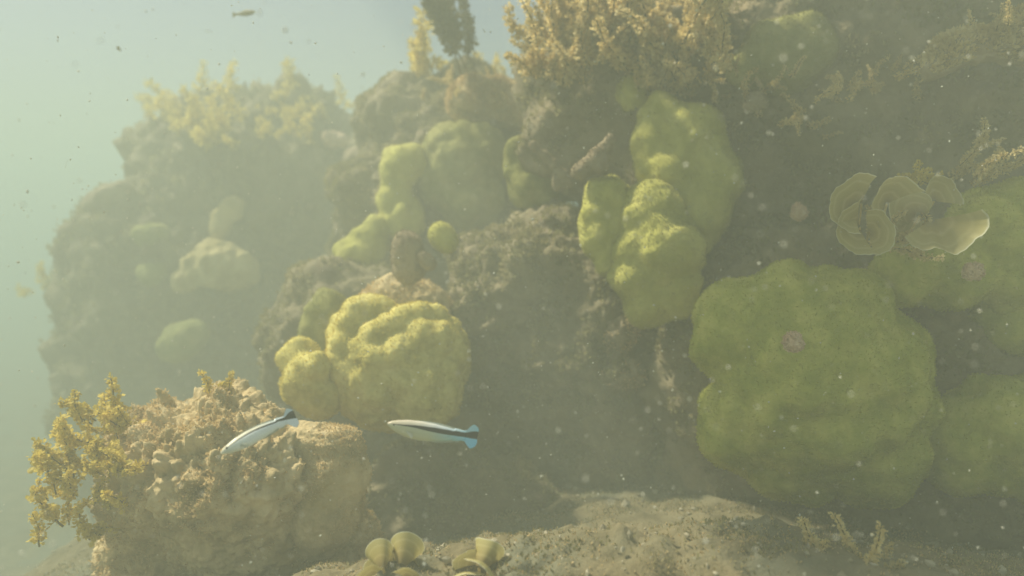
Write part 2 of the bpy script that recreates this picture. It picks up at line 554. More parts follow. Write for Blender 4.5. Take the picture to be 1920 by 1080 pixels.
# ------------------------------------------------------------------ corals
def coral(name, spheres, D, label, m=CORAL, n=6, k=0.008, knobs=None, seed=0, amp=0.004, freq=22, cat='coral', group='lobed corals of the reef', centre=None, marks=None):
    C, R = px_spheres(spheres, D)
    c, V, T = star(C, R, n, k, centre, knobs, seed, marks=marks)
    N0 = normals(V, T)
    V = V + N0 * (amp * fbm((V + c) * freq + seed, 3))[:, None]
    o = link(name, make_mesh(name, V, T, mats=[m]), c)
    if D < 2.3:
        area = 4 * math.pi * (np.linalg.norm(V, axis=1) ** 2).mean()
        fz = turf(o, V, T, int(min(22000, 500 + area * 70000)), 0.0028, FUZZ.get(m.name, m), seed + 900, up=-1.0, spread=0.6, clump=False)
        fz.name = 'polyp_fuzz'
    return tag(o, label, cat, group)


coral('lobed_coral', [(735, 690, 118), (675, 635, 62, -.03), (690, 610, 52, -.02), (780, 640, 72, -.02), (820, 660, 62, -.02), (650, 680, 45, -.05), (700, 720, 75, -.05), (790, 730, 78, -.05), (835, 690, 45)], 1.42,
      'largest sunlit yellow knobbly coral dome, above the swimming fish', n=7, k=0.0035, knobs=[(26, 0.010, 0.5)], seed=3, amp=0.0035, freq=30,
      marks=[(x, y, r_ * 1.05, p_) for x, y, r_, p_ in [(662, 578, 30, .6), (690, 566, 26, .5), (716, 572, 26, .6), (645, 605, 26, .5), (632, 642, 28, .6), (624, 684, 26, .6), (655, 592, 15, .9), (700, 583, 13, .9),
             (690, 625, 34, .4), (730, 607, 32, .5), (760, 592, 30, .6), (790, 584, 26, .6), (820, 590, 26, .6), (846, 612, 24, .6), (672, 662, 34, .5), (640, 700, 28, .5),
             (703, 672, 27, .8), (690, 697, 20, .7), (741, 664, 28, .8), (755, 645, 22, .7), (792, 627, 32, .75), (828, 626, 28, .8), (852, 640, 20, .7), (773, 682, 20, .8), (798, 676, 19, .8),
             (820, 662, 20, .7), (846, 690, 18, .7), (772, 656, 17, .7), (668, 722, 26, .4), (722, 712, 22, .4), (866, 662, 18, .6), (760, 722, 26, .3), (810, 715, 24, .4), (700, 750, 30, .3), (600, 700, 20, .4)]])
coral('lobed_coral', [(563, 668, 36), (578, 712, 46, -.02), (600, 742, 44, -.02), (560, 730, 32), (596, 690, 26, -.05)], 1.36,
      'cluster of small yellow lobes at the lower left of the big dome', n=6, k=0.004, knobs=[(20, 0.012, 0.55)], seed=4, amp=0.002)
coral('lobed_coral', [(614, 582, 34), (604, 625, 34), (596, 660, 36)], 1.52, 'dull grey green upright lobe behind the left shoulder of the yellow dome', CORALM, n=5, knobs=[(8, 0.016, 0.38), (18, 0.0080, 0.5)], seed=5, amp=0.009, freq=13)
coral('lobed_coral', [(712, 425, 20), (695, 450, 30), (672, 485, 42), (652, 525, 36)], 2.032, 'leaning yellow green coral lobe with pitted tip, left of the pink knob', CORALY, n=6, knobs=[(18, 0.014, 0.38), (28, 0.0070, 0.5)], seed=6, amp=0.009, freq=13)
coral('lobed_coral', [(758, 305, 38), (745, 330, 34), (742, 370, 34), (755, 410, 42)], 2.057, 'rounded coral column with a bright curled left rim on the grey shoulder', CORALY, n=6, k=0.006, knobs=[(14, 0.018, 0.38), (24, 0.0090, 0.5)], seed=7, amp=0.009, freq=13)
coral('lobed_coral', [(870, 310, 75), (835, 290, 45), (880, 370, 60), (840, 340, 55), (905, 270, 40)], 2.108, 'broad dull olive coral mound in the middle of the grey shoulder', CORALM, n=6, knobs=[(26, 0.022, 0.33), (36, 0.0110, 0.5)], seed=8, amp=0.009, freq=13)
coral('lobed_coral', [(988, 305, 42), (1005, 345, 48), (1030, 330, 30)], 1.770, 'green coral lobe under the thin brown ridge, left of the wall cleft', CORALM, n=6, knobs=[(10, 0.02, 0.33), (20, 0.0100, 0.5)], seed=9, amp=0.009, freq=13)
coral('lobed_coral', [(1142, 372, 40), (1125, 405, 34), (1130, 445, 38), (1150, 480, 34), (1165, 420, 40)], 1.42, 'short yellow green coral lobe touching the left of the tall column', CORALY, n=6, k=0.005, knobs=[(18, 0.017, 0.53), (28, 0.0085, 0.5)], seed=10)
coral('lobed_coral', [(1225, 395, 50), (1195, 420, 46), (1185, 470, 42, -.01), (1240, 470, 75), (1200, 520, 52), (1255, 540, 55), (1210, 575, 40)], 1.4, 'tall yellow green coral column with lit left edge, lower half', CORALY, n=7, k=0.005, knobs=[(30, 0.024, 0.4), (16, 0.012, 0.45)], seed=11)
coral('lobed_coral', [(1240, 225, 40), (1232, 270, 40), (1290, 270, 65), (1255, 320, 60), (1320, 340, 65), (1290, 400, 70)], 1.46, 'green coral slab rising above the tall column', CORALY, n=6, knobs=[(22, 0.026, 0.33), (32, 0.0130, 0.5)], seed=12, amp=0.009, freq=13)
coral('lobed_coral', [(1530, 720, 170), (1470, 590, 85), (1560, 590, 85), (1640, 660, 85), (1362, 588, 46, .03), (1390, 640, 72), (1410, 790, 85), (1500, 850, 80), (1620, 830, 100), (1690, 770, 55)], 1.17,
      'huge dull green coral boulder with one pink spot, lower right', CORALG, n=7, k=0.007, knobs=[(60, 0.034, 0.5), (120, 0.013, 0.5)], seed=13, amp=0.004)
coral('lobed_coral', [(1700, 510, 60), (1780, 510, 65), (1850, 440, 80), (1900, 420, 70), (1880, 520, 60)], 1.17, 'green coral shelf under the leafy fans at the right', CORALG, n=6, knobs=[(26, 0.022, 0.36), (36, 0.0110, 0.5)], seed=14, amp=0.009, freq=13)
coral('lobed_coral', [(1880, 810, 105), (1800, 840, 70), (1960, 820, 120), (1780, 790, 40)], 1.15, 'dark green coral boulder at the lower right edge of the frame', CORALG, n=6, knobs=[(30, 0.026, 0.30), (40, 0.0130, 0.5)], seed=15, amp=0.009, freq=13)
coral('lobed_coral', [(1895, 600, 52), (1860, 585, 28), (1935, 610, 50)], 1.2, 'small green coral lump on the right edge between two larger ones', CORALG, n=5, knobs=[(10, 0.018, 0.33), (20, 0.0090, 0.5)], seed=16, amp=0.009, freq=13)
coral('lobed_coral', [(1190, 168, 38), (1205, 185, 34)], 1.55, 'small smooth green lump beneath the golden weed', CORALY, n=5, seed=17, amp=0.009, freq=13)
coral('lobed_coral', [(1460, 110, 62), (1500, 90, 55), (1415, 105, 26, -.03), (1395, 130, 20, -.03), (1430, 75, 24, -.02)], 1.42, 'green lump with bright yellow left lip high on the wall', CORALM, n=6, knobs=[(12, 0.02, 0.33), (22, 0.0100, 0.5)], seed=18)
coral('lobed_coral', [(826, 440, 23), (838, 455, 20)], 1.5, 'small round yellow green ball beside the pink tipped knob', CORALY, n=5, seed=19, amp=0.002)
coral('sponge', [(765, 458, 24), (763, 480, 22), (770, 505, 26)], 1.5, 'pinkish brown knob with a pale rough tip left of the green ball', CORALB, n=6, knobs=[(12, 0.006, 0.4)], seed=20, cat='sponge', group='sponges')
coral('sponge', [(800, 490, 8), (808, 497, 8), (790, 480, 7)], 1.47, 'little brown stub at the foot of the pink tipped knob', CORALB, n=4, seed=21, cat='sponge', group='sponges', amp=0.001)
coral('finger_coral', [(1143, 262, 11), (1133, 278, 13), (1120, 292, 15), (1103, 308, 16), (1088, 322, 16), (1125, 310, 18)], 1.40, 'pinkish brown finger leaning up to the right out of the cleft', CORALB, n=6, seed=22, k=0.004, amp=0.003, freq=40, group='finger corals')
coral('finger_coral', [(1000, 272, 9), (1020, 290, 9), (1037, 307, 9), (1052, 325, 10), (1066, 342, 9), (1045, 348, 10)], 1.613, 'thin brown ridge running down to the right over a green lobe', CORALB, n=6, seed=23, k=0.006, amp=0.002, freq=40, group='finger corals')
# hazy far corals
coral('lobed_coral', [(415, 500, 45), (370, 505, 30), (455, 505, 32), (400, 480, 28), (350, 525, 22), (430, 480, 22)], 2.64, 'far sunlit tan coral cushion on the hazy tower', CORALT, n=6, knobs=[(44, 0.022, 0.6)], seed=24, k=0.005)
coral('lobed_coral', [(437, 385, 18), (418, 410, 16), (412, 430, 20), (440, 400, 16)], 2.70, 'far stack of small pale lumps above the tan cushion', CORALT, n=5, knobs=[(8, 0.025, 0.35)], seed=25, k=0.008)
coral('lobed_coral', [(290, 515, 26), (295, 440, 22), (270, 440, 18)], 2.68, 'far dull pair of knobs left of the tan cushion', CORALM, n=5, knobs=[(8, 0.03, 0.3)], seed=26, amp=0.009, freq=13)
coral('lobed_coral', [(622, 262, 15), (640, 262, 10)], 2.8, 'far whitish knob at the right shoulder of the hazy tower', PINK, n=5, knobs=[(6, 0.015, 0.3)], seed=27)
coral('lobed_coral', [(205, 372, 26), (180, 385, 22), (232, 360, 20)], 2.8, 'far pale lumpy cap on the left rock shoulder', CORALB, n=5, knobs=[(10, 0.03, 0.3)], seed=28)
coral('lobed_coral', [(345, 640, 34), (370, 625, 22), (325, 655, 26)], 2.55, 'far greenish lump low on the hazy tower', CORALM, n=5, knobs=[(10, 0.03, 0.3)], seed=29, amp=0.009, freq=13)
coral('lobed_coral', [(670, 300, 22), (690, 310, 18)], 2.5, 'far faint grey knob in the gap beside the bright rimmed column', CORALB, n=5, knobs=[(6, 0.03, 0.3)], seed=30)
# small encrusting spots
for (x, y, r_, D, lb, ob) in [(1415, 190, 15, 1.36, 'brown rosette of crusty growth high on the dark wall', CORALB), (1497, 395, 9, 1.34, 'small pale pink sponge spot left of the leafy fans', PINK),
                              (1486, 640, 11, 1.0, 'pale pink sponge spot on the huge green boulder', PINK), (1822, 508, 10, 1.06, 'pink sponge spot on the coral shelf below the fans', PINK)]:
    coral('sponge', [(x, y, r_), (x + r_ * .6, y + r_ * .4, r_ * .7), (x - r_ * .5, y + r_ * .5, r_ * .6)], D, lb, ob, n=5, k=0.003, knobs=[(10, r_ * D / F * .35, 0.5)], seed=int(x), cat='sponge', group='sponges', amp=0.003, freq=70)


# ------------------------------------------------------------------ seaweed
def tube(pts, rad, sides=5):
    pts = np.asarray(pts, float)
    t = np.gradient(pts, axis=0)
    t /= np.linalg.norm(t, axis=1)[:, None]
    ref = np.array([0.3, 1, 0.1])
    a = np.cross(t, ref)
    a /= np.linalg.norm(a, axis=1)[:, None]
    b = np.cross(t, a)
    th = np.arange(sides) * 2 * math.pi / sides
    rad = np.broadcast_to(rad, len(pts))
    V = pts[:, None, :] + rad[:, None, None] * (np.cos(th)[None, :, None] * a[:, None] + np.sin(th)[None, :, None] * b[:, None])
    Q = []
    for i in range(len(pts) - 1):
        for j in range(sides):
            Q.append((i * sides + j, i * sides + (j + 1) % sides, (i + 1) * sides + (j + 1) % sides, (i + 1) * sides + j))
    return V.reshape(-1, 3), np.array(Q)


def leaves(pos, dirs, nrm, L, W, r):
    """folded pointed blades, 6 vertices and 4 quads/tris each -> quads only"""
    n = len(pos)
    s = np.cross(dirs, nrm)
    s /= np.linalg.norm(s, axis=1)[:, None] + 1e-9
    nn = np.cross(s, dirs)
    L, W = L[:, None], W[:, None]
    curl = r.normal(size=(n, 1)) * 0.25
    b = pos
    m1 = pos + dirs * L * 0.4 + nn * L * 0.05
    m2 = pos + dirs * L * 0.8 + nn * L * curl * 0.6
    tip = pos + dirs * L + nn * L * curl
    V = np.stack([b, m1 + s * W + nn * W * .35, m1, m1 - s * W + nn * W * .35, m2 + s * W * .8, m2, m2 - s * W * .8, tip], 1).reshape(-1, 3)
    base = np.arange(n)[:, None] * 8
    tri = np.array([[0, 1, 2], [0, 2, 3], [1, 4, 2], [2, 4, 5], [2, 5, 3], [3, 5, 6], [4, 7, 5], [5, 7, 6]])
    return V, (base[:, :, None] + tri[None]).reshape(-1, 3)


def frond_meshes(length, n, L, W, seed, sm, lm, bare=0.08, lean=0.25, spread=1.0, taper=0.5):
    r = np.random.default_rng(seed)
    t = np.linspace(0, 1, 12)
    ph = r.uniform(0, 6.28)
    bend = lean * length
    pts = np.stack([bend * t ** 2 * math.cos(ph) + 0.03 * length * np.sin(t * 7 + ph), bend * t ** 2 * math.sin(ph) + 0.03 * length * np.cos(t * 6), t * length], 1)
    SV, SQ = tube(pts, 0.0022 * (1 - 0.6 * t) + 0.0006)
    u = np.sort(bare + (1 - bare) * r.random(n))
    pos = np.stack([np.interp(u, t, pts[:, i]) for i in range(3)], 1)
    az = r.uniform(0, 2 * math.pi, n)
    el = r.uniform(-0.2, 1.1, n)
    d = np.stack([np.cos(az) * np.cos(el), np.sin(az) * np.cos(el), np.sin(el)], 1)
    pos = pos + d * (r.random((n, 1)) ** 1.2) * L * spread * (1 - taper * u[:, None])
    d2 = d + r.normal(size=(n, 3)) * 0.45
    d2 /= np.linalg.norm(d2, axis=1)[:, None]
    sz = r.uniform(0.5, 1.25, n) * (1 - 0.35 * u)
    LV, LT = leaves(pos, d2, r.normal(size=(n, 3)), L * sz, W * sz * r.uniform(.7, 1.3, n), r)
    return make_mesh('stem', SV, SQ, mats=[sm]), make_mesh('leaf_cluster', LV, LT, smooth=False, mats=[lm])


def variants(k, *a, **kw):
    return [frond_meshes(*a, seed=100 + i + int(a[0] * 1000), **kw) for i in range(k)]


GOLD = variants(4, 0.11, 300, 0.0115, 0.0046, sm=STEM, lm=WEED, spread=1.9) + variants(4, 0.16, 240, 0.015, 0.0048, sm=STEM, lm=WEED, spread=1.2)
YELL = variants(5, 0.11, 130, 0.017, 0.0075, sm=STEM, lm=WEEDY, spread=1.3)
FARY = variants(5, 0.26, 170, 0.040, 0.009, sm=STEM, lm=WEEDY, spread=1.3)
DARK = variants(4, 0.30, 620, 0.018, 0.0065, sm=STEM, lm=WEEDD, bare=0.36, lean=0.12, spread=1.25, taper=0.2)


def weed(name, loc, vs, n, label, group, seed, tilt=0.5, scale=(0.7, 1.15), dirn=(0, 0, 1), spread=0.02):
    r = np.random.default_rng(seed)
    t = root(name, loc, label, 'seaweed', group)
    for i in range(n):
        sm, lm = vs[r.integers(len(vs))]
        d = Vector(dirn).normalized() + Vector(r.normal(size=3) * tilt)
        d.normalize()
        q = d.to_track_quat('Z', 'Y') @ Matrix.Rotation(r.uniform(0, 6.28), 3, 'Z').to_quaternion()
        s = link('stem', sm, r.normal(size=3) * spread * np.array([1, 1, 0.3]), t, q.to_euler(), r.uniform(*scale))
        lf = link('leaf_cluster', lm, parent=s)
        lf['kind'] = 'stuff'
    return t


G = 'golden weed tufts along the top of the wall'
gold_spots = [(1020, 60, 1.62, 'pale golden weed tuft at the outer left end of the wall top'), (1055, 30, 1.58, 'golden weed reaching the frame top beside the outer left tuft'),
              (1010, 135, 1.56, 'brightest golden weed tuft capping the lowest left step'), (1060, 140, 1.54, 'golden weed tuft at the right of the lowest step'),
              (1065, 90, 1.56, 'golden weed tuft above the lowest step'), (1125, 70, 1.52, 'dense golden weed bush around the pale rolled lump'),
              (1110, 110, 1.5, 'golden weed tuft hanging under the rolled lump'), (1180, 120, 1.5, 'brown golden weed tuft over the smooth green lump'),
              (1215, 70, 1.48, 'tall golden weed spike in the middle of the wall top'), (1260, 90, 1.46, 'golden weed tuft right of the tall middle spike'),
              (1310, 55, 1.44, 'upright golden weed plume at the right of the bushes'), (1345, 95, 1.42, 'golden weed tuft next to the lump with yellow lip'),
              (1320, 10, 1.44, 'golden weed reaching the frame top above the plume'), (1290, 140, 1.43, 'ragged brown weed fringe below the golden bushes'),
              (1225, 155, 1.45, 'ragged brown weed fringe above the green slab'), (1150, 15, 1.54, 'golden weed at the frame top above the dense bush')]
for i, (x, y, D, lb) in enumerate(gold_spots):
    weed('seaweed', P(x, y + 15, D), GOLD, 8, lb, G, 200 + i, tilt=0.42, scale=(0.4, 1.0), dirn=(-0.1, -0.35, 1), spread=0.022)

G = 'yellow weed clumps on the foreground boulder'
yel_spots = [(178, 765, 1.12, 'upright yellow weed sprig standing highest on the boulder'), (225, 790, 1.1, 'short yellow weed sprig right of the upright one'),
             (110, 830, 1.08, 'yellow weed clump pointing left at the boulder rim'), (150, 860, 1.06, 'bright yellow weed clump in the middle of the boulder rim'),
             (205, 850, 1.04, 'orange tinged yellow weed clump against the tan turf'), (120, 910, 1.05, 'yellow weed clump low on the left of the boulder rim'),
             (165, 930, 1.04, 'dull yellow weed clump beneath the dark hollow'), (120, 985, 1.05, 'lowest yellow weed clump beside the boulder foot')]
for i, (x, y, D, lb) in enumerate(yel_spots):
    weed('seaweed', P(x + 22, y + 20, D - 0.02), YELL, 6, lb, G, 300 + i, tilt=0.55, scale=(0.3, 0.62), dirn=(-0.45, -0.2, 0.8), spread=0.018)
weed('seaweed', P(410, 745, 1.1), YELL, 3, 'small tan weed sprig on the boulder crest', G, 320, tilt=0.4, scale=(0.3, 0.4), dirn=(0, 0, 1), spread=0.008)

G = 'far yellow weed on the hazy tower'
for i, (x, y, D, lb) in enumerate([(345, 215, 3.0, 'far yellow weed at the left of the hazy tower top'), (395, 190, 3.0, 'far yellow weed tuft beside the left one on the tower top'),
                                   (440, 220, 2.9, 'far yellow weed tuft in the middle of the tower top'), (500, 190, 3.0, 'far tall yellow weed right of the tower middle'),
                                   (545, 190, 3.0, 'far tallest yellow weed on the hazy tower'), (590, 225, 3.0, 'far yellow weed at the right end of the tower top'),
                                   (405, 235, 2.75, 'far pale weed tuft hanging on the tower front'), (465, 235, 2.72, 'far small pale star shaped tuft on the tower front')]):
    weed('seaweed', P(x, y + 20, far(D)), FARY, 9, lb, G, 340 + i, tilt=0.55, scale=(0.25, 0.75), spread=0.10)
weed('seaweed', P(95, 545, far(3.0)), FARY, 3, 'far faint yellow weed at the outer side of the left shoulder', G, 360, tilt=0.5, scale=(0.3, 0.5), spread=0.04)

t = root('seaweed', P(893, 150, 2.15), 'dark leafy seaweed swaying upright with bare stems on the ridge', 'seaweed', 'dark seaweeds')
for i, (sx, rx, ry, s) in enumerate([(0.0, 0.05, -0.34, 0.95), (-0.015, 0.0, -0.50, 1.05), (-0.01, 0.08, -0.62, 1.0), (-0.03, -0.05, -0.72, 0.75), (-.035, 0.1, -.46, .7)]):
    sm, lm = DARK[i % 4]
    st = link('stem', sm, (sx, 0.01 * i, -0.01), t, (rx, ry, 0.4 * i), s * 1.28)
    lf = link('leaf_cluster', lm, parent=st)
    lf['kind'] = 'stuff'
weed('seaweed', P(790, 155, 2.38), FARY, 5, 'pale yellow weed behind the left of the dark seaweed', 'yellow weed on the ridge', 371, tilt=0.2, scale=(0.5, 0.95), spread=0.03, dirn=(-.1, 0, 1))
weed('seaweed', P(925, 160, 2.38), FARY, 3, 'faint dull weed behind the right of the dark seaweed', 'yellow weed on the ridge', 372, tilt=0.3, scale=(0.3, 0.5), spread=0.02)
weed('seaweed', P(860, 160, 2.1), GOLD, 9, 'short brown fringe at the foot of the dark seaweed', 'brown fringe weeds', 373, tilt=0.6, scale=(0.35, 0.5), spread=0.05)
weed('seaweed', P(950, 180, 2.05), GOLD, 6, 'short brown fringe on the silted ledge', 'brown fringe weeds', 374, tilt=0.6, scale=(0.2, 0.32), spread=0.03)
weed('seaweed', P(1725, 345, 1.08), YELL, 4, 'tiny leafy sprig with pointed blades above the fans', 'small sprigs at the right', 375, tilt=0.45, scale=(0.28, 0.4), spread=0.008, dirn=(0.1, -0.3, 1))
weed('seaweed', P(1800, 320, 1.14), GOLD, 9, 'dull brown weed mat lying behind the fans', 'small sprigs at the right', 376, tilt=0.5, scale=(0.35, 0.5), spread=0.04, dirn=(0.8, -0.3, 0.3))
weed('seaweed', P(1590, 1085, 0.82), GOLD, 8, 'tan yellow weed growing at the bottom right of the sand', 'small sprigs at the right', 377, tilt=0.6, scale=(0.3, 0.5), spread=0.022, dirn=(0, 0, 1))
weed('seaweed', P(1590, 175, 1.3), GOLD, 9, 'faint brown weed mat on the shaded wall', 'brown fringe weeds', 378, tilt=0.7, scale=(0.3, 0.4), spread=0.06, dirn=(0, -0.6, 0.6))
for i, (x, y, D, lb) in enumerate([(1690, 150, 1.3, 'faint brown weed mat below the sunlit corner ledge'), (1500, 235, 1.36, 'faint brown weed mat on the bare wall above the pale pink spot'),
                                   (1430, 165, 1.36, 'faint brown weed mat beside the brown rosette'), (1385, 150, 1.4, 'ragged brown weed fringe at the right end of the golden bushes')]):
    weed('seaweed', P(x, y, D), GOLD, 8, lb, 'brown fringe weeds', 390 + i, tilt=0.7, scale=(0.25, 0.38), spread=0.05, dirn=(0, -0.6, 0.5))
weed('seaweed', P(1905, 60, 1.14), GOLD, 6, 'orange weed tuft on the sunlit corner ledge', 'brown fringe weeds', 379, tilt=0.6, scale=(0.2, 0.32), spread=0.03)


# ------------------------------------------------------------------ fan weeds
def fan_mesh(radius, arc, cup, seed, wav=0.05, nr=14, na=40):
    r = np.random.default_rng(seed)
    th = np.linspace(-arc / 2, arc / 2, na)
    rr = np.linspace(0.08, 1, nr)
    T, R = np.meshgrid(th, rr)
    ph = r.uniform(0, 6.28, 3)
    edge = 1 + wav * np.sin(T * 3 + ph[0]) + wav * 0.6 * np.sin(T * 7 + ph[1]) + (0.012 * np.sin(T * 17 + ph[2]) + 0.010 * np.sin(T * 29 + ph[0])) * R ** 4
    rad = R * edge * radius
    x = rad * np.sin(T)
    z = rad * np.cos(T)
    y = -cup * radius * R ** 2 + cup * 0.9 * radius * (T / (arc / 2)) ** 2 * R ** 1.5 * -1 + wav * radius * R ** 2 * np.sin(T * 4 + ph[2])
    curl = np.clip((R - 0.8) / 0.2, 0, 1) ** 2
    y = y - curl * radius * 0.10
    V = np.stack([x, y, z], -1).reshape(-1, 3)
    uv = np.stack([R, T / arc + .5], -1).reshape(-1, 2)
    i = np.arange((nr - 1) * na).reshape(nr - 1, na)[:, :-1].ravel()
    return make_mesh('blade', V, np.stack([i, i + 1, i + na + 1, i + na], 1), uv=uv, mats=[FAN])


def scroll_mesh(radius, height, arc, seed, flare=0.5, na=56, nh=12):
    """a blade rolled into an open cup"""
    r = np.random.default_rng(seed)
    T, H = np.meshgrid(np.linspace(-arc / 2, arc / 2, na), np.linspace(0.03, 1, nh))
    ph = r.uniform(0, 6.28, 2)
    rad = radius * (0.15 + 0.85 * H ** 0.8) * (1 + flare * 0.25 * H ** 3) * (1 + 0.07 * np.sin(3 * T + ph[0])) * (1 + 0.10 * T / arc)
    z = height * (H + 0.08 * H * np.sin(2 * T + ph[1]))
    V = np.stack([rad * np.sin(T), rad * np.cos(T), z], -1).reshape(-1, 3)
    uv = np.stack([H, T / arc + .5], -1).reshape(-1, 2)
    i = np.arange((nh - 1) * na).reshape(nh - 1, na)[:, :-1].ravel()
    return make_mesh('blade', V, np.stack([i, i + 1, i + na + 1, i + na], 1), uv=uv, mats=[FAN])


def add_blade(t, me, px, py, D, rot):
    o = link('blade', me, Vector(P(px, py, D)) - t.location, t, rot)
    b = o.location
    u = np.linspace(0, 1, 8)[:, None]
    foot = np.array([b.x * 0.7, 0.04 + b.y * 0.7, b.z * 0.7 - 0.012])
    pts = foot * (1 - u) + np.array(b) * u + np.array([0, 0, -0.012]) * np.sin(u * math.pi)
    SV, SQ = tube(pts, 0.0012 + 0.0006 * u[:, 0])
    link('stem', make_mesh('stem', SV, SQ, mats=[WEED]), parent=t)
    return o


PX = 1.05 / F
t = root('fan_weed', P(1700, 470, 1.09), 'group of translucent olive fans with pale rims on the right shelf', 'seaweed', 'fan weeds')
rd = math.radians
add_blade(t, fan_mesh(56 * PX, rd(200), 0.30, 1), 1626, 400, 1.05, (rd(-18), rd(-75), rd(14)))
add_blade(t, fan_mesh(54 * PX, rd(180), 0.30, 2), 1634, 440, 1.05, (rd(12), rd(-108), rd(-10)))
add_blade(t, fan_mesh(54 * PX, rd(190), 0.32, 3), 1684, 396, 1.06, (rd(10), rd(-38), rd(8)))
add_blade(t, fan_mesh(40 * PX, rd(150), 0.12, 4), 1636, 395, 1.09, (rd(15), rd(-60), rd(-20)))
add_blade(t, scroll_mesh(36 * PX, 48 * PX, rd(320), 5, flare=0.3), 1746, 418, 1.05, (rd(72), rd(-6), rd(175)))
add_blade(t, fan_mesh(72 * PX, rd(150), 0.35, 6, wav=0.10), 1768, 425, 1.04, (rd(14), rd(160), rd(-8)))
add_blade(t, fan_mesh(50 * PX, rd(160), 0.15, 7), 1772, 390, 1.09, (rd(5), rd(15), rd(20)))
add_blade(t, fan_mesh(52 * PX, rd(150), 0.12, 8, wav=0.05), 1700, 425, 1.1, (rd(10), rd(170), rd(10)))
add_blade(t, fan_mesh(44 * PX, rd(180), 0.15, 9), 1650, 450, 1.04, (rd(20), rd(75), rd(10)))
t.location += Vector((-0.017, 0, 0.010))
PX = 0.8 / F
weed('seaweed', P(1695, 455, 1.11), GOLD, 9, 'brown weed mat between the olive fans and the green shelf', 'small sprigs at the right', 380, tilt=0.7, scale=(0.3, 0.5), spread=0.035, dirn=(0, -0.5, 0.6))
t = root('fan_weed', P(735, 1090, 0.8), 'pale funnel weed curled into loops at the bottom edge', 'seaweed', 'fan weeds')
add_blade(t, scroll_mesh(30 * PX, 52 * PX, rd(330), 11), 752, 1062, 0.80, (rd(68), rd(6), rd(172)))
add_blade(t, scroll_mesh(24 * PX, 46 * PX, rd(310), 12), 718, 1066, 0.79, (rd(66), rd(-10), rd(200)))
add_blade(t, fan_mesh(52 * PX, rd(200), 0.2, 13), 738, 1062, 0.83, (rd(8), rd(3), 0))
add_blade(t, fan_mesh(40 * PX, rd(160), 0.3, 14), 700, 1082, 0.78, (rd(20), rd(-50), 0))
add_blade(t, fan_mesh(36 * PX, rd(160), 0.3, 19), 762, 1085, 0.78, (rd(15), rd(40), 0))
t = root('fan_weed', P(905, 1090, 0.8), 'golden funnel weed with rolled blades near the bottom centre', 'seaweed', 'fan weeds')
add_blade(t, scroll_mesh(28 * PX, 48 * PX, rd(300), 15), 898, 1066, 0.79, (rd(66), rd(5), rd(150)))
add_blade(t, fan_mesh(50 * PX, rd(190), 0.2, 16), 895, 1062, 0.82, (rd(12), rd(0), 0))
add_blade(t, fan_mesh(56 * PX, rd(150), 0.3, 17), 915, 1070, 0.78, (rd(55), rd(65), 0))
add_blade(t, fan_mesh(40 * PX, rd(170), 0.3, 18), 872, 1080, 0.77, (rd(40), rd(-30), 0))


